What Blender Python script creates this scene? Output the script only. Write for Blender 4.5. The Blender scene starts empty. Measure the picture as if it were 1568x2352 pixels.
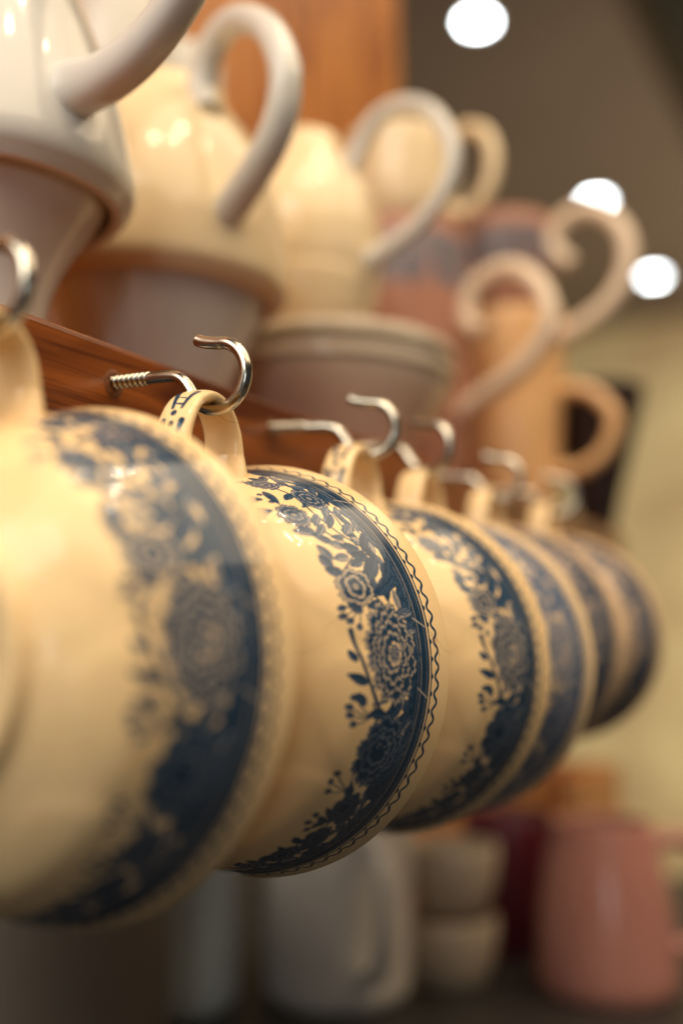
import bpy, bmesh, math, random
import numpy as np
from mathutils import Matrix, Vector

random.seed(7)
S = 0.001                                   # everything below is written in millimetres
scene = bpy.context.scene
col = scene.collection

# ------------------------------------------------------------------ camera
PITCH, YAW = math.radians(7.52), math.radians(29.25)
F = Vector((-math.sin(YAW) * math.cos(PITCH), math.cos(YAW) * math.cos(PITCH), math.sin(PITCH)))
R = Vector((math.cos(YAW), math.sin(YAW), 0))
U = R.cross(F)
CAM = Vector((149.0, -168.1, -56.5))
cd = bpy.data.cameras.new('camera')
cd.sensor_fit = 'VERTICAL'
cd.sensor_height = 36.0
cd.lens = 36.0 * 2454 / 2352
cd.clip_start = 0.005
cd.clip_end = 60
cd.dof.use_dof = True
cd.dof.focus_distance = 0.212
cd.dof.aperture_fstop = 4.1
cam = bpy.data.objects.new('camera', cd)
col.objects.link(cam)
m = Matrix((R, U, -F)).transposed().to_4x4()
m.translation = CAM * S
cam.matrix_world = m
scene.camera = cam

# ------------------------------------------------------------------ light and exposure
scene.view_settings.view_transform = 'Standard'
scene.view_settings.look = 'None'
scene.view_settings.exposure = -0.02
scene.view_settings.gamma = 1.0
w = bpy.data.worlds.new('World')
scene.world = w
w.use_nodes = True
bg = w.node_tree.nodes['Background']
bg.inputs[0].default_value = (0.80, 0.74, 0.70, 1)
bg.inputs[1].default_value = 0.06


def area(name, loc, target, size, power, color, shape='DISK', size_y=None):
    l = bpy.data.lights.new(name, 'AREA')
    l.shape = shape
    l.size = size
    if size_y:
        l.size_y = size_y
    l.energy = power
    l.color = color
    o = bpy.data.objects.new(name, l)
    col.objects.link(o)
    o.location = loc
    d = (Vector(target) - Vector(loc)).normalized()
    o.rotation_euler = d.to_track_quat('-Z', 'Y').to_euler()
    return o


WARM = (1.0, 0.78, 0.52)
COOL = (0.94, 0.98, 1.0)
T0 = (0.02, 0.03, 0.0)
area('shop_lamp', (-0.25, -1.0, 0.86), T0, 1.7, 34.0, (1.0, 0.92, 0.78), 'RECTANGLE', 1.1)
area('overhead_fill', (0.62, 0.15, 1.09), (0.62, 0.151, 0), 1.7, 36.0, WARM, 'RECTANGLE', 2.2)  # broad soft fill added overhead, not an actual fitting
for lx, ly in ((0.36, -0.14), (0.22, -0.30), (0.30, 0.04), (0.12, 0.40), (0.48, 0.20)):
    area('shop_spot', (lx, ly, 1.0), T0, 0.022, 0.75, WARM)
area('room_fill', (0.9, 2.0, 0.1), (-1.0, 3.5, 0.0), 0.5, 33.0, (1.0, 0.82, 0.60))  # unseen fill added to brighten the far wall and ceiling
area('shop_window', (0.95, -1.75, 0.10), (0, 0.2, -0.1), 0.22, 2.6, COOL, 'RECTANGLE', 0.42)


# ------------------------------------------------------------------ materials
def mat(name):
    mm = bpy.data.materials.new(name)
    mm.use_nodes = True
    nt = mm.node_tree
    return mm, nt, nt.nodes['Principled BSDF']


def node(nt, kind, **kw):
    n = nt.nodes.new(kind)
    for k, v in kw.items():
        if k in n.inputs:
            n.inputs[k].default_value = v
        else:
            setattr(n, k, v)
    return n


def glaze(name, color, rough=0.14, var=0.08, scale=30, spec=0.5, coat=0.0, bump=0.02):
    """fired glaze: slight mottling of the tone and a faint orange-peel waviness"""
    mm, nt, b = mat(name)
    tc = node(nt, 'ShaderNodeTexCoord')
    nz = node(nt, 'ShaderNodeTexNoise', Scale=scale, Detail=3.0)
    nt.links.new(tc.outputs['Object'], nz.inputs['Vector'])
    ra = node(nt, 'ShaderNodeValToRGB')
    c = np.array(color)
    ra.color_ramp.elements[0].position = 0.3
    ra.color_ramp.elements[1].position = 0.7
    ra.color_ramp.elements[0].color = (*(c * (1 - var)), 1)
    ra.color_ramp.elements[1].color = (*np.minimum(c * (1 + var * .5), 1), 1)
    nt.links.new(nz.outputs[0], ra.inputs[0])
    nt.links.new(ra.outputs[0], b.inputs['Base Color'])
    b.inputs['Roughness'].default_value = rough
    b.inputs['Specular IOR Level'].default_value = spec
    b.inputs['Coat Weight'].default_value = coat
    n2 = node(nt, 'ShaderNodeTexNoise', Scale=90.0, Detail=1.0)
    nt.links.new(tc.outputs['Object'], n2.inputs['Vector'])
    bp = node(nt, 'ShaderNodeBump', Strength=bump, Distance=0.002)
    nt.links.new(n2.outputs[0], bp.inputs['Height'])
    nt.links.new(bp.outputs[0], b.inputs['Normal'])
    return mm


def plain(name, color, rough=0.6, metallic=0.0, var=0.15, scale=12, bump=0.0):
    mm, nt, b = mat(name)
    tc = node(nt, 'ShaderNodeTexCoord')
    nz = node(nt, 'ShaderNodeTexNoise', Scale=scale, Detail=4.0)
    nt.links.new(tc.outputs['Object'], nz.inputs['Vector'])
    ra = node(nt, 'ShaderNodeValToRGB')
    c = np.array(color)
    ra.color_ramp.elements[0].position = 0.25
    ra.color_ramp.elements[1].position = 0.75
    ra.color_ramp.elements[0].color = (*(c * (1 - var)), 1)
    ra.color_ramp.elements[1].color = (*np.minimum(c * (1 + var), 1), 1)
    nt.links.new(nz.outputs[0], ra.inputs[0])
    nt.links.new(ra.outputs[0], b.inputs['Base Color'])
    b.inputs['Roughness'].default_value = rough
    b.inputs['Metallic'].default_value = metallic
    if bump:
        bp = node(nt, 'ShaderNodeBump', Strength=bump, Distance=0.002)
        nt.links.new(nz.outputs[0], bp.inputs['Height'])
        nt.links.new(bp.outputs[0], b.inputs['Normal'])
    return mm


def wood(name, dark, light, axis='Y', rough=0.32, sc=1.0):
    mm, nt, b = mat(name)
    tc = node(nt, 'ShaderNodeTexCoord')
    mp = node(nt, 'ShaderNodeMapping')
    s = {'Y': (330, 16, 330), 'Z': (110, 110, 9)}[axis]
    mp.inputs['Scale'].default_value = [v * sc for v in s]
    nt.links.new(tc.outputs['Object'], mp.inputs['Vector'])
    nz = node(nt, 'ShaderNodeTexNoise', Scale=1.0, Detail=5.0, Roughness=0.55, Distortion=1.4)
    nt.links.new(mp.outputs[0], nz.inputs['Vector'])
    ra = node(nt, 'ShaderNodeValToRGB')
    e = ra.color_ramp.elements
    e[0].position, e[1].position = 0.34, 0.62
    e[0].color, e[1].color = (*dark, 1), (*light, 1)
    nt.links.new(nz.outputs[0], ra.inputs[0])
    # darker figured streaks, like the flame next to a knot
    mp2 = node(nt, 'ShaderNodeMapping')
    mp2.inputs['Scale'].default_value = [v * sc for v in ((60, 16, 75) if axis == 'Y' else (75, 60, 14))]
    mp2.inputs['Location'].default_value = (0.3, 0.45, 0.2)
    nt.links.new(tc.outputs['Object'], mp2.inputs['Vector'])
    n2 = node(nt, 'ShaderNodeTexNoise', Scale=1.0, Detail=2.0, Distortion=0.8)
    nt.links.new(mp2.outputs[0], n2.inputs['Vector'])
    r2 = node(nt, 'ShaderNodeValToRGB')
    r2.color_ramp.elements[0].position, r2.color_ramp.elements[1].position = 0.50, 0.62
    r2.color_ramp.elements[0].color = (0, 0, 0, 1)
    nt.links.new(n2.outputs[0], r2.inputs[0])
    mx = node(nt, 'ShaderNodeMix', data_type='RGBA')
    mx.inputs[7].default_value = (*(np.array(dark) * np.array((.5, .38, .5))), 1)
    mul = node(nt, 'ShaderNodeMath', operation='MULTIPLY')
    mul.inputs[1].default_value = 0.8
    nt.links.new(r2.outputs[0], mul.inputs[0])
    nt.links.new(mul.outputs[0], mx.inputs[0])
    nt.links.new(ra.outputs[0], mx.inputs[6])
    nt.links.new(mx.outputs[2], b.inputs['Base Color'])
    b.inputs['Roughness'].default_value = rough
    bp = node(nt, 'ShaderNodeBump', Strength=0.12, Distance=0.0006)
    nt.links.new(nz.outputs[0], bp.inputs['Height'])
    nt.links.new(bp.outputs[0], b.inputs['Normal'])
    return mm


# ------------------------------------------------------------------ the printed borders, drawn in code
DEG = 0.66                                   # mm of band per degree, a little in from the rim
NW, NH, TMAX = 4096, 512, 30.0


class Sheet:
    """ink density over (angle in degrees, distance from the rim in mm)"""

    def __init__(self, w=NW, h=NH, tmax=TMAX):
        self.w, self.h, self.tmax = w, h, tmax
        self.a = np.zeros((h, w), np.float32)
        self.mmx = 360 * DEG / w
        self.mmy = tmax / h

    def win(self, x0, x1, y0, y1):
        i0, i1 = max(0, int(x0 / self.mmx)), min(self.w, int(x1 / self.mmx) + 2)
        j0, j1 = max(0, int(y0 / self.mmy)), min(self.h, int(y1 / self.mmy) + 2)
        if i1 <= i0 or j1 <= j0:
            return None
        X = (np.arange(i0, i1) + .5) * self.mmx
        Y = (np.arange(j0, j1) + .5) * self.mmy
        X, Y = np.meshgrid(X, Y)
        return (slice(j0, j1), slice(i0, i1)), X, Y

    def put(self, sl, d, val, soft=0.07):
        """blend val where d < 0 (d in mm)"""
        al = np.clip(.5 - d / soft, 0, 1)
        self.a[sl] = self.a[sl] * (1 - al) + val * al

    def leaf(self, ph, t, ang, ln, wd, tone, vein=True):
        x, y = ph * DEG, t
        g = self.win(x - ln, x + ln, y - ln, y + ln)
        if not g:
            return
        sl, X, Y = g
        c, s = math.cos(ang), math.sin(ang)
        u = ((X - x) * c + (Y - y) * s) / ln * 2
        v = (-(X - x) * s + (Y - y) * c)
        half = wd / 2 * np.clip(1 - u * u, 0, None) ** .8 * (1 - .25 * u)
        d = np.abs(v) - half
        d = np.where(np.abs(u) > 1, 1, d)
        shade = tone * (0.86 + .14 * np.sin(v * 9 + u * 7)) + .12 * (v > 0)
        self.put(sl, d, np.clip(shade, 0, 1))
        edge = np.where(np.abs(u) > 1, 1, np.abs(d + .05) - .07)
        self.put(sl, edge, min(1, tone + .25))
        if vein:
            self.put(sl, np.where(np.abs(u) > .8, 1, np.abs(v) - .05), min(1, tone + .3))

    def stroke(self, pts, wd, tone, taper=True):
        p = np.array([(a * DEG, b) for a, b in pts], float)
        n = 14
        cur = []
        for k in range(len(p) - 1):
            p0, p1, p2, p3 = p[max(k - 1, 0)], p[k], p[k + 1], p[min(k + 2, len(p) - 1)]
            for q in np.linspace(0, 1, n, endpoint=False):
                cur.append(.5 * (2 * p1 + (p2 - p0) * q + (2 * p0 - 5 * p1 + 4 * p2 - p3) * q * q + (3 * p1 - p0 - 3 * p2 + p3) * q ** 3))
        cur.append(p[-1])
        cur = np.array(cur)
        g = self.win(cur[:, 0].min() - 1, cur[:, 0].max() + 1, cur[:, 1].min() - 1, cur[:, 1].max() + 1)
        if not g:
            return
        sl, X, Y = g
        D = np.full(X.shape, 9., np.float32)
        for k in range(len(cur) - 1):
            a, b = cur[k], cur[k + 1]
            ab = b - a
            q = np.clip(((X - a[0]) * ab[0] + (Y - a[1]) * ab[1]) / (ab @ ab + 1e-9), 0, 1)
            wv = wd / 2 * (1 - .55 * (k + q) / len(cur)) if taper else wd / 2
            D = np.minimum(D, np.hypot(X - a[0] - ab[0] * q, Y - a[1] - ab[1] * q) - wv)
        self.put(sl, D, tone)

    def dot(self, ph, t, r, tone, ring=None):
        x, y = ph * DEG, t
        g = self.win(x - r - .3, x + r + .3, y - r - .3, y + r + .3)
        if not g:
            return
        sl, X, Y = g
        d = np.hypot(X - x, Y - y) - r
        self.put(sl, d, tone)
        if ring is not None:
            self.put(sl, np.hypot(X - x - r * .2, Y - y - r * .2) - r * .45, ring)

    def flower(self, ph, t, rx, ry, rings, npet, rng, base=.75, light=.28, core=True, dens=1.25):
        """ragged petals in rings: each ring has a dark lobed outline, a pale lip and hatching inwards"""
        x, y = ph * DEG, t
        g = self.win(x - rx * 1.3, x + rx * 1.3, y - ry * 1.3, y + ry * 1.3)
        sl, X, Y = g
        dx, dy = (X - x) / rx, (Y - y) / ry
        rr, th = np.hypot(dx, dy), np.arctan2(dy, dx)
        sc = (rx + ry) / 2
        for k in range(rings):
            rk = 1 - k * (.74 / rings)
            n = max(5, npet - k)
            p0 = rng.uniform(0, 6.28)
            lob = np.abs(np.sin(n * th / 2 + p0)) ** .6
            rag = .035 * np.sin(3.1 * n * th + p0 * 3) + .02 * np.sin(7 * n * th + 1.7 * p0)
            edge = rk * (.80 + .21 * lob + rag + .05 * np.sin(2 * th + p0))
            d = (rr - edge) * sc
            depth = np.clip((edge - rr) / (.74 / rings), 0, 1)
            hatch = .5 + .5 * np.sin(th * n * 9 + 3 * np.sin(rr * 20))
            tone = light * .8 + (base - light * .8) * np.clip((depth - .34) * 3.2, 0, 1) * (.8 + .2 * hatch) + .10 * hatch
            self.put(sl, d, np.clip(tone, 0, 1))
            self.put(sl, np.abs(d + .05) - .15, .97)
            # creases between the petals
            gap = np.abs(((n * th / 2 + p0) / math.pi + .5) % 1 - .5) / n * 2 * math.pi * rr * sc
            self.put(sl, np.where((rr < edge) & (rr > edge - .4 / rings), gap - .06, 1), .9)
        if core:
            self.put(sl, (rr - .2) * sc, .95)
            for k in range(7):
                a = k * 2 * math.pi / 6
                q = .12 if k < 6 else 0
                self.put(sl, np.hypot(dx - q * math.cos(a), dy - q * math.sin(a)) * sc - .045 * sc, .12)

    def border(self):
        X = (np.arange(self.w) + .5) * 360 / self.w
        Y = ((np.arange(self.h) + .5) * self.mmy)[:, None]
        n = 78
        f = X / 360 * n
        wave = 4.45 + .5 * np.cos(2 * math.pi * f)
        slope = np.abs(np.gradient(wave, 360 * DEG / self.w))
        d = np.abs(Y - wave[None]) / np.sqrt(1 + slope[None] ** 2) - .29
        self.put(slice(None), d, .95)
        # a bead hanging from the fillet under every scallop
        fx = ((f + .5) % 1 - .5) * 360 * DEG / n
        self.put(slice(None), np.hypot(fx[None], Y - 6.0) - .44, .95)
        self.put(slice(None), np.abs(Y - 6.25) - .2, .92)
        wob = .25 * np.sin(np.radians(X) * 23)
        self.put(slice(None), np.abs(Y - (9.2 + .15 * wob)[None]) - 2.35, .95)
        for yy, ww in ((7.7, .05), (9.5, .08), (10.4, .05)):
            self.put(slice(None), np.abs(Y - yy) - ww, .25)

    def smooth_noise(self, rng, nx, ny):
        g = rng.random((ny + 1, nx + 1)).astype(np.float32)
        g[:, -1] = g[:, 0]
        xi = np.linspace(0, nx - 1e-4, self.w)
        yi = np.linspace(0, ny - 1e-4, self.h)
        x0, y0 = xi.astype(int), yi.astype(int)
        fx, fy = (xi - x0)[None], (yi - y0)[:, None]
        a, b = g[y0][:, x0], g[y0][:, x0 + 1]
        c, d = g[y0 + 1][:, x0], g[y0 + 1][:, x0 + 1]
        return (a * (1 - fx) + b * fx) * (1 - fy) + (c * (1 - fx) + d * fx) * fy


def peony_border():
    sh = Sheet()
    rng = np.random.default_rng(5)
    sh.border()
    # shadow leaves tucked against the dark fillet
    for ph in np.arange(10, 176, 4.6):
        sh.leaf(ph + rng.uniform(-1, 1), 11.4 + rng.uniform(-.4, .9), rng.uniform(-.5, .9), 5.4, 1.7, .78)
    for ph in np.arange(60, 112, 3.1):
        sh.flower(ph, 11.7 + rng.uniform(-.3, .4), 1.3, 1.0, 2, 6, rng, .8, .35, False)
    for ph in np.arange(14, 176, 2.5):
        sh.leaf(ph + rng.uniform(-1.2, 1.2), rng.uniform(12.6, 16.5), rng.uniform(-.9, 1.6), rng.uniform(3.2, 5.2), rng.uniform(1.3, 2.2), rng.choice([.45, .6, .8, .92]))
    for ph in np.arange(16, 172, 6.3):
        sh.leaf(ph + rng.uniform(-2, 2), rng.uniform(16.5, 20.5), rng.uniform(.4, 2.4), rng.uniform(3.0, 4.6), rng.uniform(1.3, 2.1), rng.choice([.45, .6, .85]))
    # main stems
    for pts, wd in (([(14, 19), (26, 18), (38, 19.5), (48, 18.2), (58, 13.2)], .42),
                    ([(20, 15), (34, 14.6), (46, 16.5), (56, 17)], .34),
                    ([(36, 23), (46, 21), (54, 17), (60, 13)], .36),
                    ([(56, 20), (60, 24), (63, 23)], .36), ([(66, 21), (70, 18.5), (74, 17)], .5),
                    ([(78, 26.8), (88, 25.2), (98, 22), (104, 19)], .75),
                    ([(82, 26.4), (92, 24), (102, 20)], .4),
                    ([(100, 22), (106, 20), (112, 18)], .45),
                    ([(118, 17), (126, 14.5), (136, 12)], .42),
                    ([(124, 20), (131, 17), (140, 12.5)], .36),
                    ([(138, 18), (146, 15), (154, 12)], .36), ([(150, 18), (160, 14), (172, 12.4)], .36)):
        sh.stroke(pts, wd, .92, False)
    # sprays of buds and hairs at the flower tips
    for ph, t, dirs in ((12, 19.5, 3.4), (24, 25.0, 2.5), (30, 26.5, 2.1)):
        for k in range(5):
            a = dirs + (k - 2) * .32
            sh.stroke([(ph, t), (ph + 2.2 * math.cos(a), t + 1.2 * math.sin(a)), (ph + 4.6 * math.cos(a), t + 2.4 * math.sin(a) + .3)], .26, .8)
    for ph, t in ((23, 25.2), (26.5, 24.2), (21, 23.4)):
        sh.dot(ph, t, .62, .92, .5)
    # leaves with the tone of the engraving: some dark, some pale
    for ph, t, a, ln, wd, tn in ((42.5, 25.2, 2.3, 4.8, 2.5, .55), (47, 23.4, 2.5, 4.6, 2.4, .82), (50.5, 21.5, 2.0, 4.0, 2.3, .5),
                                 (52.5, 19, 2.0, 4.2, 2.4, .85), (56, 18, 1.9, 4.4, 2.4, .88), (52, 25.4, 2.9, 4.6, 2.1, .55),
                                 (55, 26.4, 2.9, 4.0, 2.0, .62), (55.2, 22.6, 1.6, 4.0, 2.1, .5), (59.2, 25.8, 2.3, 4.2, 2.4, .78),
                                 (24.5, 22.6, .35, 6.2, 1.9, .88), (46.5, 15.8, 1.1, 4.2, 2.3, .6), (52, 14.4, .8, 5.6, 2.0, .9),
                                 (42, 18, .9, 5.4, 1.7, .85), (38, 16.5, .8, 5.0, 1.7, .7), (33, 12.6, .5, 5.0, 1.5, .9),
                                 (20, 14.5, .2, 5.0, 1.5, .9), (13, 16.2, .1, 4.4, 1.4, .85), (44, 22, 1.0, 4.4, 1.8, .55),
                                 (40, 20.8, .9, 4.6, 1.8, .6), (61, 17.2, .9, 8.0, 3.2, .92), (66.5, 15.6, 1.15, 7.6, 3.0, .9),
                                 (63, 13.6, .8, 6, 2.2, .92), (58, 19.8, 1.4, 4, 1.9, .75), (71.5, 24.8, 2.2, 3.8, 2.2, .7),
                                 (86, 27, 2.7, 2.8, 1.4, .9), (93, 26, 2.0, 4.6, 2.0, .9), (99, 25, 2.4, 3.4, 1.8, .85),
                                 (102, 16.5, .7, 5.4, 2.8, .93), (106, 14.0, .4, 6.0, 2.6, .93), (103, 20.6, 1.6, 4.2, 2.2, .9),
                                 (120, 13, .3, 6.2, 2.4, .93), (127, 19.2, 2.6, 3.6, 2, .9), (136, 15.0, .5, 4.6, 2, .88),
                                 (139, 19.6, 2.2, 3.6, 1.8, .9), (149, 19.5, 2.0, 3.2, 1.7, .9), (151, 15, .4, 4.8, 2, .88),
                                 (162, 17.8, 2.4, 3.6, 1.8, .86), (166, 14.6, .4, 5, 2, .88), (171, 17, 2.2, 3.6, 1.8, .8)):
        sh.leaf(ph, t, a, ln, wd, tn)
    # berries on fine stalks
    for c, lst in (((70, 23.5), ((71, 27.4), (73.6, 27.6), (75.4, 26.6), (77.6, 25.0))),
                   ((104, 22), ((98.6, 26.6), (101.6, 27.2), (104, 26.8), (106.6, 25.8))),
                   ((127, 19.5), ((122.5, 24.4), (125.5, 24.8), (119.5, 21.4), (128.6, 24.2))),
                   ((139, 18), ((137.5, 22.3), (141, 22.2), (143.6, 20.6)))):
        for b in lst:
            sh.stroke([c, ((c[0] + b[0]) / 2 + .6, (c[1] + b[1]) / 2), b], .26, .9, False)
            sh.dot(b[0], b[1], .72, .93, .55)
    # flowers
    sh.flower(16.5, 18.2, 3.4, 2.4, 2, 9, rng, .78, .38)
    sh.flower(31, 15.8, 4.0, 2.7, 2, 9, rng, .85, .42)
    sh.flower(35.2, 24.0, 3.8, 3.1, 2, 9, rng, .66, .42)
    sh.flower(65.2, 22.9, 4.3, 4.2, 2, 6, rng, .95, .16)
    sh.flower(85.5, 17.6, 9.6, 6.6, 4, 12, rng, .95, .2, False)
    x = Sheet
    sh.flower(86, 17.0, 2.6, 2.0, 1, 7, rng, .5, .08, False)
    for k in range(9):
        a = k * .72
        sh.dot(86 + (2.0 * math.cos(a)) * (k > 0), 17.2 + (.95 * math.sin(a)) * (k > 0), .42, .9, .1)
    sh.flower(113.5, 17.4, 6.9, 5.6, 3, 9, rng, .97, .6, False)
    for k in range(12):
        sh.dot(111 + rng.uniform(-3, 3), 16.4 + rng.uniform(-2, 2), .24, .45)
    sh.flower(124.5, 12.9, 3.0, 2.4, 3, 7, rng, .95, .55, False)
    sh.flower(133, 17.2, 3.8, 3.2, 3, 8, rng, .93, .5, False)
    sh.flower(145.5, 16.0, 3.6, 2.7, 3, 8, rng, .9, .45, False)
    sh.flower(157, 16.4, 4.0, 2.8, 3, 8, rng, .85, .4, False)
    sh.flower(168, 15.2, 3.2, 2.3, 2, 8, rng, .8, .4)
    # ribbons crossing the fillet
    for ph in (36, 78, 97):
        sh.stroke([(ph - 1.6, 10.4), (ph + 1.0, 7.2)], .3, .3, False)
    half = sh.w // 2
    sh.a[:, half:] = sh.a[:, :half][:, ::-1]
    ink = sh.a * (.93 + .14 * (sh.smooth_noise(rng, 900, 110) - .5) + .16 * (sh.smooth_noise(rng, 60, 8) - .5))
    return np.clip(ink, 0, 1)


def scatter_border(seed, dense, band=True):
    sh = Sheet(2048, 256)
    rng = np.random.default_rng(seed)
    Y = ((np.arange(sh.h) + .5) * sh.mmy)[:, None] + np.zeros((1, sh.w))
    if band:
        sh.put(slice(None), np.abs(Y - 5.4) - 1.5, .85)
    for k in range(int(150 * dense)):
        sh.leaf(rng.uniform(0, 180), rng.uniform(6, 25), rng.uniform(0, 6.28), rng.uniform(4, 8), rng.uniform(2, 3.4), rng.uniform(.5, .95))
    for k in range(int(22 * dense)):
        sh.flower(rng.uniform(4, 176), rng.uniform(9, 22), rng.uniform(3, 6), rng.uniform(3, 5), 3, 8, rng, .9, .3)
    half = sh.w // 2
    sh.a[:, half:] = sh.a[:, :half][:, ::-1]
    return np.clip(sh.a, 0, 1)


def ink_image(name, a):
    h, w_ = a.shape
    im = bpy.data.images.new(name, w_, h, float_buffer=False)
    im.colorspace_settings.name = 'Non-Color'
    px = np.ones((h, w_, 4), np.float32)
    px[..., :3] = a[..., None]
    im.pixels.foreach_set(px.ravel())
    im.update()
    im.pack()
    return im


def printed_glaze(name, cream, ink, im, gain=1.0, rough=0.09, second=None):
    mm, nt, b = mat(name)
    uv = node(nt, 'ShaderNodeUVMap')
    tx = node(nt, 'ShaderNodeTexImage')
    tx.image = im
    tx.interpolation = 'Cubic'
    tx.extension = 'REPEAT'
    nt.links.new(uv.outputs[0], tx.inputs[0])
    mul = node(nt, 'ShaderNodeMath', operation='MULTIPLY')
    mul.inputs[1].default_value = gain
    nt.links.new(tx.outputs[0], mul.inputs[0])
    tc = node(nt, 'ShaderNodeTexCoord')
    nz = node(nt, 'ShaderNodeTexNoise', Scale=38.0, Detail=4.0)
    nt.links.new(tc.outputs['Object'], nz.inputs['Vector'])
    ra = node(nt, 'ShaderNodeValToRGB')
    c = np.array(cream)
    ra.color_ramp.elements[0].position, ra.color_ramp.elements[1].position = .3, .7
    ra.color_ramp.elements[0].color = (*(c * (.97, .94, .88)), 1)
    ra.color_ramp.elements[1].color = (*np.minimum(c * 1.03, 1), 1)
    nt.links.new(nz.outputs[0], ra.inputs[0])
    src = ra.outputs[0]
    inkcol = None
    if second is not None:
        n3 = node(nt, 'ShaderNodeTexVoronoi', Scale=26.0)
        nt.links.new(tc.outputs['Object'], n3.inputs['Vector'])
        r3 = node(nt, 'ShaderNodeValToRGB')
        r3.color_ramp.elements[0].position, r3.color_ramp.elements[1].position = .12, .28
        r3.color_ramp.elements[0].color = (*second, 1)
        r3.color_ramp.elements[1].color = (*ink, 1)
        nt.links.new(n3.outputs[0], r3.inputs[0])
        inkcol = r3.outputs[0]
    # the transfer lies in the glaze: the tone follows the density of the engraving
    pw = node(nt, 'ShaderNodeMath', operation='POWER')
    pw.inputs[1].default_value = 0.8
    nt.links.new(mul.outputs[0], pw.inputs[0])
    mx = node(nt, 'ShaderNodeMix', data_type='RGBA')
    mx.inputs[7].default_value = (*ink, 1)
    if inkcol:
        nt.links.new(inkcol, mx.inputs[7])
    # thin ink prints as a slate blue half tone, full ink as navy
    lo = node(nt, 'ShaderNodeMapRange')
    lo.inputs[2].default_value = .72
    hi = node(nt, 'ShaderNodeMapRange')
    hi.inputs[1].default_value = .5
    half = node(nt, 'ShaderNodeMix', data_type='RGBA')
    half.inputs[7].default_value = (*(np.array(ink) * 1.6 + np.array((.075, .085, .105))), 1)
    nt.links.new(pw.outputs[0], lo.inputs[0])
    nt.links.new(pw.outputs[0], hi.inputs[0])
    nt.links.new(lo.outputs[0], half.inputs[0])
    nt.links.new(src, half.inputs[6])
    nt.links.new(hi.outputs[0], mx.inputs[0])
    nt.links.new(half.outputs[2], mx.inputs[6])
    vo = node(nt, 'ShaderNodeTexVoronoi', Scale=19.0, feature='DISTANCE_TO_EDGE')
    wr = node(nt, 'ShaderNodeTexNoise', Scale=60.0, Detail=3.0)
    nt.links.new(tc.outputs['Object'], wr.inputs['Vector'])
    wm = node(nt, 'ShaderNodeMix', data_type='RGBA', blend_type='LINEAR_LIGHT')
    wm.inputs[0].default_value = .012
    nt.links.new(tc.outputs['Object'], wm.inputs[6])
    nt.links.new(wr.outputs['Color'], wm.inputs[7])
    nt.links.new(wm.outputs[2], vo.inputs['Vector'])
    lt = node(nt, 'ShaderNodeMapRange')
    lt.inputs[1].default_value, lt.inputs[2].default_value = .0, .0055
    lt.inputs[3].default_value, lt.inputs[4].default_value = .5, .0
    nt.links.new(vo.outputs['Distance'], lt.inputs[0])
    gate = node(nt, 'ShaderNodeMapRange')
    gate.inputs[1].default_value, gate.inputs[2].default_value = .48, .62
    nt.links.new(nz.outputs[0], gate.inputs[0])
    cm = node(nt, 'ShaderNodeMath', operation='MULTIPLY')
    nt.links.new(lt.outputs[0], cm.inputs[0])
    nt.links.new(gate.outputs[0], cm.inputs[1])
    cz = node(nt, 'ShaderNodeMix', data_type='RGBA')
    cz.inputs[7].default_value = (.30, .13, .04, 1)
    nt.links.new(cm.outputs[0], cz.inputs[0])
    nt.links.new(mx.outputs[2], cz.inputs[6])
    nt.links.new(cz.outputs[2], b.inputs['Base Color'])
    rm = node(nt, 'ShaderNodeTexNoise', Scale=160.0, Detail=6.0, Roughness=.7)
    nt.links.new(tc.outputs['Object'], rm.inputs['Vector'])
    rr = node(nt, 'ShaderNodeMapRange')
    rr.inputs[1].default_value, rr.inputs[2].default_value = .35, .75
    rr.inputs[3].default_value, rr.inputs[4].default_value = rough * .6, rough * 2.2
    nt.links.new(rm.outputs[0], rr.inputs[0])
    nt.links.new(rr.outputs[0], b.inputs['Roughness'])
    b.inputs['Specular IOR Level'].default_value = .34
    n2 = node(nt, 'ShaderNodeTexNoise', Scale=70.0, Detail=1.0)
    nt.links.new(tc.outputs['Object'], n2.inputs['Vector'])
    bp = node(nt, 'ShaderNodeBump', Strength=.04, Distance=.002)
    nt.links.new(n2.outputs[0], bp.inputs['Height'])
    nt.links.new(bp.outputs[0], b.inputs['Normal'])
    return mm


def handle_print():
    """brush marks down the outside of the handle: pairs of tapering strokes with dots between"""
    h, w_ = 1024, 256                       # rows along the strap (60 mm), columns across (8 mm)
    sh = Sheet.__new__(Sheet)
    sh.w, sh.h, sh.tmax = w_, h, 60.0
    sh.a = np.zeros((h, w_), np.float32)
    sh.mmx, sh.mmy = 8.0 / w_, 60.0 / h
    k = 1 / DEG

    def pair(y0, y1, o):
        sh.stroke([((4 - 1.1) * k, y0), ((4 - o) * k, (y0 + y1) / 2), ((4 - 2.1) * k, y1)], .35, .9, False)
        sh.stroke([((4 - 2.1) * k, y1), ((4 - 1.7) * k, (y0 * .4 + y1 * .6)), ((4 - 1.2) * k, y0)], 1.35, .97)
        sh.stroke([((4 + 2.2) * k, y1), ((4 + 1.5) * k, (y0 * .4 + y1 * .6)), ((4 + .9) * k, y0)], 1.5, .97)
    pair(12.5, 18.6, 1.5)
    pair(21.6, 27.0, 1.3)
    sh.dot(4.0 * k, 11.2, .5, .8)
    sh.dot(3.9 * k, 15.4, .6, .95)
    sh.dot(4.1 * k, 18.0, .6, .95)
    sh.dot(4.2 * k, 20.4, .7, .95)
    sh.stroke([(3.3 * k, 22.6), (5.0 * k, 22.9)], .6, .9)
    sh.stroke([(3.2 * k, 24.4), (4.9 * k, 24.7)], .5, .9)
    return sh.a


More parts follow.
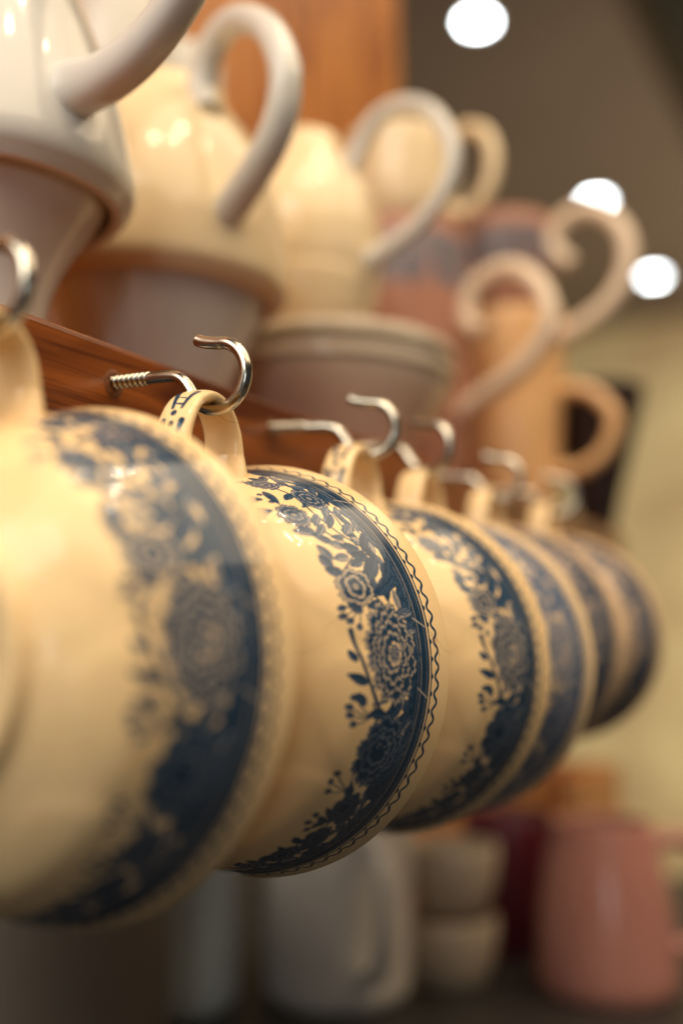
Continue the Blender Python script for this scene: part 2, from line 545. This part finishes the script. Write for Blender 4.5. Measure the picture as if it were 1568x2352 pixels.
CREAM = (0.88, 0.65, 0.365)
INK = (0.013, 0.040, 0.082)
im_peony = ink_image('peony_border_print', peony_border())
im_loose = ink_image('loose_flower_print', scatter_border(21, 1.3, False))
im_handle = ink_image('handle_brush_print', handle_print())
M = {}
M['peony'] = printed_glaze('peony_printed_glaze', CREAM, INK, im_peony, 1.12)
M['scatter_pale'] = printed_glaze('pale_printed_glaze', (.84, .64, .40), (.03, .062, .13), im_peony, .85)
M['scatter_dark'] = printed_glaze('dark_printed_glaze', (.72, .52, .34), (.025, .045, .085), im_peony, 1.1, .14)
M['brushed'] = printed_glaze('brush_marked_glaze', CREAM, INK, im_handle)
M['floral'] = printed_glaze('terracotta_floral_glaze', (.44, .22, .16), (.10, .09, .11), im_loose, 1.0, .3)
M['cream'] = glaze('cream_glaze', CREAM)
M['white'] = glaze('white_glaze', (.70, .69, .66), .10)
M['ivory'] = glaze('ivory_glaze', (.86, .70, .46), .12)
M['band'] = glaze('grey_brown_glaze', (.22, .18, .12), .1)
M['greige'] = glaze('greige_glaze', (.74, .63, .52), .08)
M['peach'] = glaze('peach_glaze', (.86, .52, .25), .3)
M['pale_peach'] = glaze('pale_peach_glaze', (.84, .68, .52), .25)
M['dark'] = glaze('dark_plum_glaze', (.03, .018, .018), .3)
M['maroon'] = glaze('maroon_glaze', (.10, .012, .02), .3)
M['salmon'] = glaze('salmon_glaze', (.44, .20, .165), .2)
M['milk'] = glaze('milk_white_glaze', (.68, .62, .55), .16)
M['blue_white'] = glaze('bluish_white_glaze', (.50, .56, .58), .3)
M['beige'] = glaze('beige_glaze', (.46, .37, .28), .3)
M['olive'] = plain('olive_brown_paint', (.16, .13, .10), .5)
M['wood'] = wood('varnished_orange_wood', (.13, .032, .006), (.29, .082, .014))
M['splinter'] = plain('splintered_wood', (.16, .05, .012), .7, 0, .4, 900)
M['panel_wood'] = wood('orange_panel_wood', (.46, .165, .036), (.58, .235, .06), 'Z', .4)
M['ceiling'] = plain('grey_brown_ceiling', (.19, .15, .13), .55, 0, .10, 2)
M['wall'] = plain('beige_plaster', (.88, .645, .37), .8, 0, .4, 3.4)
M['black'] = plain('black_paint', (.012, .012, .013), .6)
M['table'] = plain('dark_table_top', (.025, .023, .022), .45)
M['floor'] = plain('brown_floor', (.12, .08, .05), .5)


def metal():
    mm, nt, b = mat('nickel_plate')
    tc = node(nt, 'ShaderNodeTexCoord')
    nz = node(nt, 'ShaderNodeTexNoise', Scale=400.0, Detail=3.0)
    nt.links.new(tc.outputs['Object'], nz.inputs['Vector'])
    ra = node(nt, 'ShaderNodeValToRGB')
    ra.color_ramp.elements[0].color = (.36, .34, .29, 1)
    ra.color_ramp.elements[1].color = (.60, .57, .50, 1)
    nt.links.new(nz.outputs[0], ra.inputs[0])
    nt.links.new(ra.outputs[0], b.inputs['Base Color'])
    mr = node(nt, 'ShaderNodeMapRange')
    mr.inputs[3].default_value, mr.inputs[4].default_value = .12, .28
    nt.links.new(nz.outputs[0], mr.inputs[0])
    nt.links.new(mr.outputs[0], b.inputs['Roughness'])
    b.inputs['Metallic'].default_value = 1
    return mm


M['metal'] = metal()


def glow(name, color, strength):
    mm, nt, b = mat(name)
    b.inputs['Base Color'].default_value = (.8, .8, .8, 1)
    b.inputs['Emission Color'].default_value = (*color, 1)
    b.inputs['Emission Strength'].default_value = strength
    return mm


M['glow'] = glow('lamp_diffuser', (.90, .97, 1.0), 34)


# ------------------------------------------------------------------ mesh helpers
def obj(name, me, material, parent=None):
    o = bpy.data.objects.new(name, me)
    col.objects.link(o)
    if material:
        me.materials.append(material)
    if parent:
        o.parent = parent
    return o


def thing(name, label, cat, loc=(0, 0, 0), group=None):
    o = bpy.data.objects.new(name, None)
    col.objects.link(o)
    o.empty_display_size = .01
    o.location = Vector(loc) * S
    tag(o, label, cat, group)
    return o


def tag(o, label, cat, group=None):
    o['label'], o['category'] = label, cat
    if group:
        o['group'] = group
    return o


def lathe(name, prof, seg=96, tmax=TMAX, z_rim=0.0):
    """revolve (r, z) about z; uv = (angle, distance below z_rim along the axis / tmax)"""
    bm = bmesh.new()
    uvl = bm.loops.layers.uv.new('UVMap')
    rings = []
    for r, z in prof:
        if r < 1e-6:
            rings.append([bm.verts.new((0, 0, z * S))])
        else:
            rings.append([bm.verts.new((r * math.cos(2 * math.pi * k / seg) * S, r * math.sin(2 * math.pi * k / seg) * S, z * S)) for k in range(seg)])
    half = max(range(len(prof)), key=lambda i: prof[i][1])
    for i in range(len(rings) - 1):
        a, b = rings[i], rings[i + 1]
        for k in range(seg):
            k2 = (k + 1) % seg
            us = (k / seg, (k + 1) / seg)
            va, vb = (z_rim - prof[i][1]) / tmax, (z_rim - prof[i + 1][1]) / tmax
            if i >= half:                     # the inside carries no print
                va = vb = 0.02
            if va > .995 or vb > .995:
                va, vb = min(va, .995), min(vb, .995)
            if len(a) == 1 and len(b) == 1:
                continue
            if len(a) == 1:
                vs, uv = (a[0], b[k2], b[k]), ((us[0], va), (us[1], vb), (us[0], vb))
            elif len(b) == 1:
                vs, uv = (a[k], a[k2], b[0]), ((us[0], va), (us[1], va), (us[0], vb))
            else:
                vs, uv = (a[k], a[k2], b[k2], b[k]), ((us[0], va), (us[1], va), (us[1], vb), (us[0], vb))
            f = bm.faces.new(vs)
            f.smooth = True
            for lp, q in zip(f.loops, uv):
                lp[uvl].uv = q
    bmesh.ops.recalc_face_normals(bm, faces=bm.faces)
    me = bpy.data.meshes.new(name)
    bm.to_mesh(me)
    bm.free()
    return me


def spline(pts, n=10):
    p = [np.array(q, float) for q in pts]
    out = []
    for k in range(len(p) - 1):
        p0, p1, p2, p3 = p[max(k - 1, 0)], p[k], p[k + 1], p[min(k + 2, len(p) - 1)]
        for q in np.linspace(0, 1, n, endpoint=False):
            out.append(.5 * (2 * p1 + (p2 - p0) * q + (2 * p0 - 5 * p1 + 4 * p2 - p3) * q * q + (3 * p1 - p0 - 3 * p2 + p3) * q ** 3))
    out.append(p[-1])
    return np.array(out)


def sweep(name, path, wide, thick, normal, seg=20, power=2.0, cap=True, uvlen=60.0):
    """tube along a planar path; wide = half width along `normal`, thick = half thickness in the plane (arrays or numbers)"""
    path = np.array(path, float)
    n = len(path)
    nv = np.array(normal, float)
    nv /= np.linalg.norm(nv)
    wide = np.interp(np.linspace(0, 1, n), np.linspace(0, 1, np.size(wide)), np.atleast_1d(wide))
    thick = np.interp(np.linspace(0, 1, n), np.linspace(0, 1, np.size(thick)), np.atleast_1d(thick))
    tan = np.gradient(path, axis=0)
    tan /= np.linalg.norm(tan, axis=1)[:, None] + 1e-12
    bi = np.cross(nv, tan)
    bi /= np.linalg.norm(bi, axis=1)[:, None]
    ln = np.r_[0, np.cumsum(np.linalg.norm(np.diff(path, axis=0), axis=1))]
    bm = bmesh.new()
    uvl = bm.loops.layers.uv.new('UVMap')
    rings = []
    th = np.linspace(0, 2 * np.pi, seg, endpoint=False) + .001
    cu = np.sign(np.cos(th)) * np.abs(np.cos(th)) ** (2 / power)
    su = np.sign(np.sin(th)) * np.abs(np.sin(th)) ** (2 / power)
    for i in range(n):
        rings.append([bm.verts.new((path[i] + nv * wide[i] * cu[k] + bi[i] * thick[i] * su[k]) * S) for k in range(seg)])
    for i in range(n - 1):
        for k in range(seg):
            k2 = (k + 1) % seg
            f = bm.faces.new((rings[i][k], rings[i][k2], rings[i + 1][k2], rings[i + 1][k]))
            f.smooth = True
            outer = (su[k] + su[k2]) > 0
            for lp, (ii, kk) in zip(f.loops, ((i, k), (i, k2), (i + 1, k2), (i + 1, k))):
                lp[uvl].uv = ((.5 - .5 * cu[kk], ln[ii] / uvlen) if outer else (.02, .99))
    if cap:
        for rg, flip in ((rings[0], True), (rings[-1], False)):
            c = bm.verts.new(sum((v.co for v in rg), Vector()) / seg)
            for k in range(seg):
                f = bm.faces.new((rg[k], rg[(k + 1) % seg], c))
                for lp in f.loops:
                    lp[uvl].uv = (.02, .99)
    bmesh.ops.recalc_face_normals(bm, faces=bm.faces)
    me = bpy.data.meshes.new(name)
    bm.to_mesh(me)
    bm.free()
    return me


def box(name, lo, hi, bevel=0.0, seg=3):
    bm = bmesh.new()
    bmesh.ops.create_cube(bm, size=1)
    lo, hi = Vector(lo), Vector(hi)
    for v in bm.verts:
        v.co = Vector(((lo[i] + hi[i]) / 2 + v.co[i] * (hi[i] - lo[i])) * S for i in range(3))
    if bevel:
        bmesh.ops.bevel(bm, geom=list(bm.edges), offset=bevel * S, segments=seg, affect='EDGES', profile=.5)
    me = bpy.data.meshes.new(name)
    bm.to_mesh(me)
    bm.free()
    return me


def shell(outer, wall=2.6, rim=None):
    """outer profile from the foot to the rim -> closed profile with a rounded rim and a hollow inside"""
    o = list(outer)
    r, z = o[-1]
    k = wall / 2
    prof = [(0, o[0][1] + 1.5), (o[0][0] - 3, o[0][1] + 1.5), (o[0][0] - 2.2, o[0][1])] + o
    for a in (30, 60, 90, 120, 150):
        prof.append((r - k + k * math.cos(math.radians(a)), z + k * .8 * math.sin(math.radians(a))))
    for rr, zz in reversed(o):
        if zz > o[0][1] + 4:
            prof.append((rr - wall, zz))
    prof.append((0, o[0][1] + 4))
    return prof


# ------------------------------------------------------------------ the room
def structure(name, me, m_):
    o = obj(name, me, m_)
    o['kind'] = 'structure'
    return o


structure('ceiling', box('ceiling', (-3000, -2600, 1103), (3000, 3900, 1160)), M['ceiling'])
structure('wall', box('wall', (-3000, 3550, -1500), (3000, 3650, 1100)), M['wall'])
structure('floor', box('floor', (-3000, -2600, -1100), (3000, 3547, -1050)), M['floor'])
beam = obj('ceiling_beam', box('ceiling_beam', (-235, -2590, 1060), (60, 3546, 1102), 4), M['black'])
tag(beam, 'black painted beam running along the ceiling at the upper right corner', 'beam')

for k, (x, y, lab) in enumerate(((-531, 1558, 'round white ceiling spotlight highest in the picture, above the looped cup handles'),
                                 (-562, 2445, 'round white ceiling spotlight half hidden behind a curled peach handle'),
                                 (-565, 3083, 'round white ceiling spotlight lowest of the three, right of the curled handles'))):
    t = thing('ceiling_spotlight', lab, 'ceiling light', (x, y, 1103), 'round spotlights in the ceiling')
    rg = [(25, -1), (27, -6), (31, -6), (34, -3), (34, 0)]
    obj('trim_ring', lathe('trim_ring', rg, 48), M['white'], t)
    obj('lamp_lens', lathe('lamp_lens', [(0, -4), (14, -3.5), (25, -2)], 48), M['glow'], t)

# ------------------------------------------------------------------ the shelf with its back panel
SHELF_END = 412
ZT, ZB = 8.4, -11.0
sh = thing('shelf', 'orange varnished wooden shelf with cups standing on it and hooks along its edge', 'shelf', (0, 0, 0))
obj('board', box('board', (-140, -260, ZB), (0, SHELF_END, ZT), 1.4), M['wood'], sh)
obj('back_panel', box('back_panel', (-152, -260, -40), (-140.3, SHELF_END + 14, 620), 1), M['panel_wood'], sh)


# ------------------------------------------------------------------ hooks
def hook_parts(parent):
    c, r = np.array((26.8, -2.1)), 6.75
    pts = [(-8, .3), (0, 0), (8, -.35), (14.4, -.6), (17.0, -1.2)]
    pts = [(a, b) for a, b in pts]
    arc = []
    for a in np.radians(np.arange(200, 200 + 262, 14)):
        arc.append((c[0] + r * math.cos(a), c[1] + r * math.sin(a)))
    tip = arc[-1]
    tail = [(23.4, 5.3), (21.6, 6.0)]
    full = [(8.6, -.35)] + pts[3:] + [(19.0, -2.7)] + arc[1:] + tail
    pa = spline([(q[0], 0, q[1]) for q in full], 6)
    obj('wire', sweep('wire', pa, 1.27, 1.27, (0, 1, 0), 18), M['metal'], parent)
    # rolled thread: a helical crest on a slimmer core
    bm = bmesh.new()
    seg, turns, pitch = 18, 11, 1.35
    rows = turns * seg
    prev = None
    prof = ((0, 1.12), (.28, 1.12), (.52, 1.52), (.78, 1.52), (1.02, 1.12))
    for i in range(rows + 1):
        a = i / seg * 2 * math.pi
        x = 8.9 - i / seg * pitch
        cur = [bm.verts.new(((x + q * pitch * .97) * S, rr * math.cos(a) * S, (-.35 + (8.9 - x) * .03 + rr * math.sin(a)) * S)) for q, rr in prof]
        if prev:
            for k in range(len(prof) - 1):
                f = bm.faces.new((prev[k], prev[k + 1], cur[k + 1], cur[k]))
                f.smooth = True
        prev = cur
    bmesh.ops.recalc_face_normals(bm, faces=bm.faces)
    me = bpy.data.meshes.new('screw_thread')
    bm.to_mesh(me)
    bm.free()
    obj('screw_thread', me, M['metal'], parent)


def screw_hole(y, z):
    me = lathe('screw_hole', [(1.0, .02), (1.5, .12), (2.0, .28), (2.6, .2), (3.1, .0)], 20)
    o = obj('screw_hole', me, M['splinter'], sh)
    o.matrix_world = Matrix.Translation(Vector((0.02, y, z)) * S) @ Matrix.Rotation(math.pi / 2, 4, 'Y')


def dup(root, loc, label, group=None, rot=None):
    r = root.copy()
    col.objects.link(r)
    r.location = Vector(loc) * S
    if rot is not None:
        r.rotation_euler = rot
    r['label'] = label
    if group:
        r['group'] = group
    for ch in list(root.children):
        c = ch.copy()
        col.objects.link(c)
        c.parent = r
    return r


HG = 'metal cup hooks screwed into the shelf edge'
hooks = ((0.0, 0.0, 'nickel cup hook in sharp focus holding the second hanging teacup, its screw thread showing', 0.0),
         (-55.6, 0.8, 'blurred nickel cup hook at the left picture edge holding the largest teacup', -3.0),
         (61.0, 1.4, 'blurred nickel cup hook holding the third hanging teacup, under the striped bowl', 9.0),
         (103.0, 2.6, 'blurred nickel cup hook holding the fourth hanging cup, close behind the third', -6.0),
         (153.0, 1.5, 'blurred nickel cup hook holding the fifth hanging cup, second from the shelf end', 6.0),
         (211.0, 4.5, 'blurred nickel cup hook farthest along the shelf edge, holding the rearmost cup', 25.0))
first = None
for y, z, lab, rz in hooks:
    screw_hole(y, z - .3)
    if first is None:
        first = thing('cup_hook', lab, 'hook', (0, y, z), HG)
        hook_parts(first)
    else:
        dup(first, (0, y, z), lab, HG, (0, 0, math.radians(rz)))


# ------------------------------------------------------------------ hanging cups: axis = local z, rim at z = 0, handle towards local x
def hang(o, rim, yaw, pitch=0.0, roll=0.0):
    a, b = math.radians(yaw), math.radians(pitch)
    ax = Vector((math.sin(a) * math.cos(b), math.cos(a) * math.cos(b), math.sin(b)))
    up = Vector((0, 0, 1))
    y_ = ax.cross(up).normalized()
    x_ = y_.cross(ax)
    mt = Matrix((x_, y_, ax)).transposed()
    mt = (mt @ Matrix.Rotation(math.radians(roll), 3, 'Z')).to_4x4()
    mt.translation = Vector(rim) * S
    o.matrix_world = mt


OUT = [(21.6, -37.6), (22.2, -36.9), (21.9, -35.7), (22.6, -35.0), (25.6, -33.6), (29.6, -30.6), (33.3, -27), (35.4, -22.8),
       (37.2, -18.6), (38.9, -14.2), (40.4, -9.6), (41.6, -5.6), (42.6, -2.4), (43.2, -.4)]


def densify(prof, step=.6):
    out = [prof[0]]
    for a, b in zip(prof, prof[1:]):
        n = max(1, int(math.dist(a, b) / step))
        out += [(a[0] + (b[0] - a[0]) * k / n, a[1] + (b[1] - a[1]) * k / n) for k in range(1, n + 1)]
    return out


def smooth(a, b, x):
    q = min(1, max(0, (x - a) / (b - a)))
    return q * q * (3 - 2 * q)


prof_out = [tuple(q) for q in spline(OUT[4:], 6)]
cup_me = lathe('body', shell(OUT[:4] + densify(prof_out), 2.4), 180)
for v in cup_me.vertices:
    x, y, z = v.co / S
    r, t = math.hypot(x, y), -z
    ro = np.interp(-t, [q[1] for q in OUT], [q[0] for q in OUT])
    if not 16 < t < 34.5 or r < ro - 1.2:
        continue
    ph = (math.degrees(math.atan2(y, x)) - 64 + 20 + (t - 24) * .9) % 40 - 20
    d = 1 - math.hypot(ph / 18.6, max(t - 23, 0) / 9.6)
    hgt = .42 * (smooth(-.10, .12, d) - .5) * smooth(17, 25, t) * smooth(34.5, 32.5, t)
    v.co *= 1
    v.co.x += x / r * hgt * S
    v.co.y += y / r * hgt * S

hp = spline([(27.5, 0, -32.4), (31, 0, -33.6), (37.5, 0, -35.0), (44.5, 0, -34.2), (50.4, 0, -30.4), (52.9, 0, -25.0), (52.2, 0, -19.6), (48.3, 0, -15.6), (43.0, 0, -14.4), (38.5, 0, -15.0), (34.5, 0, -16.2)], 12)
hnd_me = sweep('handle', hp, [6.4, 5.2, 4.3, 3.8, 3.7, 3.7, 3.8, 4.0, 4.4, 5.6, 6.4], [3.8, 2.4, 1.6, 1.45, 1.4, 1.4, 1.4, 1.45, 1.6, 2.6, 3.6], (0, 1, 0), 28, 2.6)

CG = 'blue and cream teacups hanging from the shelf hooks'


def teacup(rim, yaw, label, body_mat, roll=0.0, pitch=0.0, me=None, hm=None, handle_mat=None):
    t = thing('teacup', label, 'cup', (0, 0, 0), CG)
    b = obj('body', me or cup_me.copy(), body_mat, t)
    h = obj('handle', hm or hnd_me.copy(), handle_mat or M['brushed'], t)
    hang(t, rim, yaw, pitch, roll)
    return t


teacup((20.6, -33.0, -57.8), -5.0, 'largest blurred cream teacup with blue peony border, nearest at the left picture edge', M['peony'])
teacup((20.5, 23.0, -59.3), -7.3, 'cream teacup in sharp focus with crisp blue peony and scalloped border', M['peony'])
teacup((20.5, 85.0, -59.4), -7.3, 'blurred cream teacup with blue peony border hanging just behind the sharp one', M['peony'])
teacup((20.0, 126.0, -59.4), -7.0, 'blurred cream teacup with a paler grey blue border, fourth hanging cup', M['scatter_pale'], handle_mat=M['cream'])
for rim_, lab in (((20.0, 174.5, -52.6), 'smaller dusky cup with a dark blue flowered border, fifth along the hanging row'),
                  ((20.0, 232.0, -50.2), 'smaller dusky cup with a dark blue flowered border, rearmost of the hanging row')):
    t = teacup(rim_, -6.0, lab, M['scatter_dark'], handle_mat=M['cream'])
    t.scale = (.9, .9, .9)

# ------------------------------------------------------------------ things standing on the shelf
def plane_handle(name, az, pts, wide, thick, m_, parent, power=2.2, n=12):
    """pts are (distance from the axis, z) in the vertical plane at azimuth az (degrees)"""
    a = math.radians(az)
    c, s = math.cos(a), math.sin(a)
    pa = spline([(r * c, r * s, z) for r, z in pts], n)
    return obj(name, sweep(name, pa, wide, thick, (-s, c, 0), 24, power), m_, parent)


def upturned(outer, wall=2.6):
    """profile of a cup standing mouth down: rim at the bottom, foot on top; closed and hollow"""
    o = list(outer)                                  # from the rim (low) to the foot (high)
    r, z = o[0]
    k = wall / 2
    zt = o[-1][1]
    prof = [(0, zt - 4.5)]
    for rr, zz in reversed(o):
        if zz < zt - 5:
            prof.append((rr - wall, zz))
    for a in (150, 120, 90, 60, 30):
        prof.append((r - k + k * math.cos(math.radians(a)), z - k * .9 * math.sin(math.radians(a))))
    prof += o
    prof += [(o[-1][0] - 2, zt + .2), (o[-1][0] - 3, zt - 1.5), (0, zt - 1.5)]
    return prof


SG = 'upturned white cups with looped handles stacked on the shelf'
BG = 'white bowls under the upturned cups'
# stack at the left edge
t = thing('bowl', 'white glazed bowl under the upturned cup, cut by the left picture edge', 'bowl', (-51, 8.5, ZT), BG)
obj('body', lathe('body', shell([(14, 0), (14.5, 3), (14.2, 8), (15.5, 14), (16.5, 21), (18.5, 27), (21.0, 32), (24.2, 37), (27.6, 42.5), (30, 47), (31, 51)], 2.6), 96), M['white'], t)
t = thing('cup', 'upturned white cup with a thick rounded rim, at the left picture edge', 'cup', (-51, 8.5, 57), SG)
pr = [(34.0, -3.8), (35.6, -2.6), (36.5, -.5), (36.8, 2), (36.4, 5), (35.5, 10), (34.4, 15), (33.2, 20), (31.8, 25), (30, 30), (28.2, 35.5), (26.2, 40.5), (24, 46), (21.5, 52), (19, 57), (17.5, 60), (17.5, 64)]
obj('body', lathe('body', upturned(pr, 3.4), 128), M['white'], t)
plane_handle('handle', -9, [(30, 13), (35.5, 14.5), (46, 13.8), (57, 16), (67, 21.5), (74, 30), (75, 42), (69, 54), (55, 61), (38, 60), (26, 54), (18, 49)],
             [7.0, 5.4, 4.7, 4.6, 4.6, 4.6, 5], [7.5, 5.6, 4.6, 4.4, 4.4, 4.4, 5], M['white'], t)
# second stack
t = thing('bowl', 'white glazed bowl under the second upturned cup, behind the sharp hook', 'bowl', (-66, 92, ZT), BG)
obj('body', lathe('body', shell([(17, 0), (18, 3), (19.5, 8), (23, 15), (26, 22), (29.5, 30), (32.5, 37), (35.5, 44), (37, 49), (37.6, 53)], 2.6), 96), M['white'], t)
t = thing('cup', 'upturned ivory cup with a tall looped handle, second from the left picture edge', 'cup', (-66, 92, 57), SG)
pr = [(39.5, -2.5), (41.8, -1.5), (43, .5), (43.4, 3), (43.3, 8), (43.2, 13), (42.7, 19), (41.8, 25), (40.2, 31), (38.4, 37), (35.8, 43), (32.8, 49), (29, 55), (25, 60), (23, 62.5), (22.6, 67)]
obj('body', lathe('body', upturned(pr, 3.2), 128), M['ivory'], t)
plane_handle('handle', -20.5, [(30, 50.5), (26.4, 58), (28.5, 67.5), (36.0, 74.0), (47, 73.5), (60.5, 64.5), (68.5, 50.5), (69.0, 39), (64.5, 30.0), (55.5, 22.6), (46.0, 17.2), (38.5, 13.5)],
             [4.8, 4.6, 4.5, 4.5, 4.6, 4.8, 5.0, 5.6], [5.0, 4.4, 4.2, 4.2, 4.3, 4.5, 4.6, 5.4], M['white'], t)
# striped bowl, cup and upturned cup
t = thing('striped_bowl', 'wide bowl with grey brown stripes round its rim, on the shelf above the third hook', 'bowl', (-61.5, 195.5, ZT))
pr = [(25, 0), (27, 2), (30, 7), (34, 14), (38, 20), (43, 27), (47.5, 34), (50, 39), (50.8, 42), (51, 46), (51, 50), (51, 53.6)]
obj('body', lathe('body', shell(pr, 3), 112), M['greige'], t)
for za, zb, mm_ in ((46.6, 51.6, 'band'), (40.6, 42.4, 'band')):
    obj('stripe', lathe('stripe', [(50.6, za), (51.35, za), (51.35, zb), (50.8, zb)], 112), M[mm_], t)
t = thing('bowl', 'cream bowl nested in the striped bowl, under the third cup', 'bowl', (-62, 177, 53), BG)
obj('body', lathe('body', shell([(18, 0), (21, 3), (25, 10), (28.0, 20), (30, 29), (30.5, 33)], 2.6), 96), M['ivory'], t)
t = thing('cup', 'upturned cream cup with a wide oval handle on top of the striped bowl', 'cup', (-62, 177, 88), SG)
pr = [(28.5, -3), (29.8, -2), (30.6, 1), (31.2, 8), (31.5, 15), (30.8, 21), (29.4, 27), (27.6, 33), (24.6, 39), (20.8, 45), (17, 50), (15.5, 52), (15, 57)]
obj('body', lathe('body', upturned(pr, 2.8), 112), M['ivory'], t)
plane_handle('handle', -3, [(19, 38), (22.5, 43), (32, 57), (45, 61), (58, 54.5), (66, 38), (63, 23.6), (52.5, 12.6), (38, 5.4), (28.5, 2)], [4.4, 3.4, 3.2, 3.2, 3.2, 3.2, 4.4], [4.4, 3.3, 3.1, 3.1, 3.1, 3.1, 4.4], M['white'], t)
# far stacks: terracotta flowered mugs, cream mug, peach mugs with curled handles
t = thing('floral_mug', 'terracotta mug with grey flowers and a curled peach handle, just behind the striped bowl', 'mug', (-70, 284, ZT), 'terracotta flowered mugs')
obj('body', lathe('body', shell([(26, 0), (28, 3), (31, 30), (32.5, 60), (32.8, 100), (33, 136)], 3), 72, 40.0, 136), M['floral'], t)
plane_handle('handle', -6, [(43, 82), (35, 89), (38, 102), (47, 108), (58, 109), (69, 101), (75, 90), (75, 78), (63, 63), (45, 53.5), (28, 43)], [4.6], [4.4], M['pale_peach'], t)
t = thing('mug', 'cream mug seen through the wide oval handle, standing on a terracotta flowered mug', 'mug', (-70, 284, ZT + 137.5))
obj('body', lathe('body', shell([(20, 0), (24, 3), (27, 10), (28, 24), (28, 40), (28, 47)], 3), 64), M['ivory'], t)
plane_handle('handle', -8, [(26, 40), (36, 44), (46, 40), (51, 27), (48, 12), (38, 3), (26, 7)], [3.4], [3.4], M['ivory'], t)
t = thing('peach_mug', 'plain peach mug with a rounded side handle, near the shelf end', 'mug', (-40, 350, ZT))
obj('body', lathe('body', shell([(20, 0), (21, 2), (22.5, 20), (25.5, 50), (28, 82), (29, 104), (29, 107)], 3), 64), M['peach'], t)
plane_handle('handle', 2, [(24, 66), (34, 68), (46, 62), (53, 50), (48, 35), (37, 27), (23, 26)], [4.2], [3.8], M['peach'], t)
t = thing('floral_mug', 'terracotta mug with grey flowers and a curled pale handle, stacked on the plain peach mug', 'mug', (-42, 348, ZT + 108.6), 'terracotta flowered mugs')
obj('body', lathe('body', shell([(22, 0), (24, 2), (25.5, 18), (26.5, 36), (26.5, 50)], 3), 64, 34.0, 50), M['floral'], t)
plane_handle('handle', -2, [(37, 23), (27, 35), (33, 47), (47, 50), (62.5, 38), (66, 19), (57, 1), (41, -9), (29, -14)], [4.6], [4.6], M['pale_peach'], t)
t = thing('dark_cup', 'dark plum tapered cup standing at the far end of the shelf', 'cup', (-9, 395, ZT))
obj('body', lathe('body', shell([(8, 0), (9, 2), (13, 20), (19, 42), (24, 62), (27, 76)], 3), 64), M['dark'], t)
# pale vessels in the back row
t = thing('vase', 'slim footed white vase seen through the looped handle, in the back row', 'vase', (-118, 167, ZT))
obj('body', lathe('body', shell([(9, 0), (9.5, 3), (8, 30), (9, 70), (15, 92), (19, 112), (20, 140), (19, 170), (19, 182)], 2.4), 64), M['white'], t)
t = thing('pitcher', 'pale pitcher in the back row behind the left edge cup', 'pitcher', (-118, 126, ZT))
obj('body', lathe('body', shell([(15, 0), (16, 3), (18, 30), (18.5, 100), (19.5, 140), (19, 165), (18, 186)], 2.4), 64), M['white'], t)

# ------------------------------------------------------------------ the dark table below
TZ = -226.0
tb = thing('table', 'dark table top at the bottom with blurred mugs standing on it', 'table', (0, 0, TZ))
obj('top', box('top', (-900, -700, -30), (420, 700, 0), 3), M['table'], tb)
for x in (-840, 360):
    for y in (-640, 640):
        obj('leg', box('leg', (x - 30, y - 30, -813.5), (x + 30, y + 30, -30.2), 3), M['table'], tb)

t = thing('white_mug', 'blurred white mug with its handle facing the camera, on the dark table', 'mug', (-128, 322, TZ))
obj('body', lathe('body', shell([(33, 0), (36, 2), (37.5, 8), (38, 40), (38.4, 78), (39, 94)], 3), 72), M['milk'], t)
plane_handle('handle', -40, [(33, 80), (50, 82), (62, 70), (64, 50), (58, 30), (46, 20), (33, 20)], [4.6], [4.2], M['milk'], t)
t = thing('canister', 'blurred bluish white canister on the dark table beside the white mug', 'canister', (-196, 272, TZ))
obj('body', lathe('body', shell([(34, 0), (35.5, 2), (36, 10), (36, 90), (35, 100)], 3), 72), M['blue_white'], t)
t = thing('canister', 'dark olive brown canister in the lower left corner under the largest teacup', 'canister', (-176, 150, TZ))
obj('body', lathe('body', shell([(58, 0), (60, 2), (61, 10), (61, 120), (59, 128)], 3), 72), M['olive'], t)
for k, (z, lab) in enumerate(((0, 'small beige cup at the bottom of a stack, between the white and maroon mugs'), (36, 'small beige cup on top of another, between the white and maroon mugs'))):
    t = thing('espresso_cup', lab, 'cup', (-84, 364 + k * 2, TZ + z), 'small beige cups stacked on the table')
    obj('body', lathe('body', shell([(16, 0), (18, 2), (22.5, 14), (24, 24), (24.3, 33.5)], 3), 64), M['beige'], t)
t = thing('maroon_mug', 'dark maroon mug on the dark table behind the salmon mug', 'mug', (-80, 440, TZ))
obj('body', lathe('body', shell([(20, 0), (21, 2), (24, 30), (27, 60), (28, 76)], 3), 64), M['maroon'], t)
t = thing('salmon_mug', 'salmon pink mug narrowing to its top, at the lower right of the picture', 'mug', (-12, 396, TZ))
obj('body', lathe('body', shell([(34, 0), (36, 2), (36.4, 10), (33.2, 44), (29.0, 68), (26.4, 78), (25.8, 82.5)], 3), 72), M['salmon'], t)
plane_handle('handle', 25, [(26, 72), (40, 75), (52, 66), (57, 50), (54, 34), (44, 23), (33, 21)], [5], [4.6], M['salmon'], t)
t = thing('wooden_box', 'orange brown wooden box standing behind the maroon mug on the table', 'box', (-150, 560, TZ))
for nm, lo, hi in (('side_panel', (-70, -60, 0), (80, -52, 90)), ('side_panel', (-70, 52, 0), (80, 60, 90)), ('end_panel', (-78, -60, 0), (-70.2, 60, 90)), ('end_panel', (80.2, -60, 0), (88, 60, 90)), ('bottom', (-70, -51.8, 2), (80, 51.8, 8))):
    obj(nm, box(nm, lo, hi, 1), M['panel_wood'], t)

scene.cycles.use_denoising = True
scene.cycles.max_bounces = 8
scene.cycles.caustics_reflective = False
scene.cycles.caustics_refractive = False
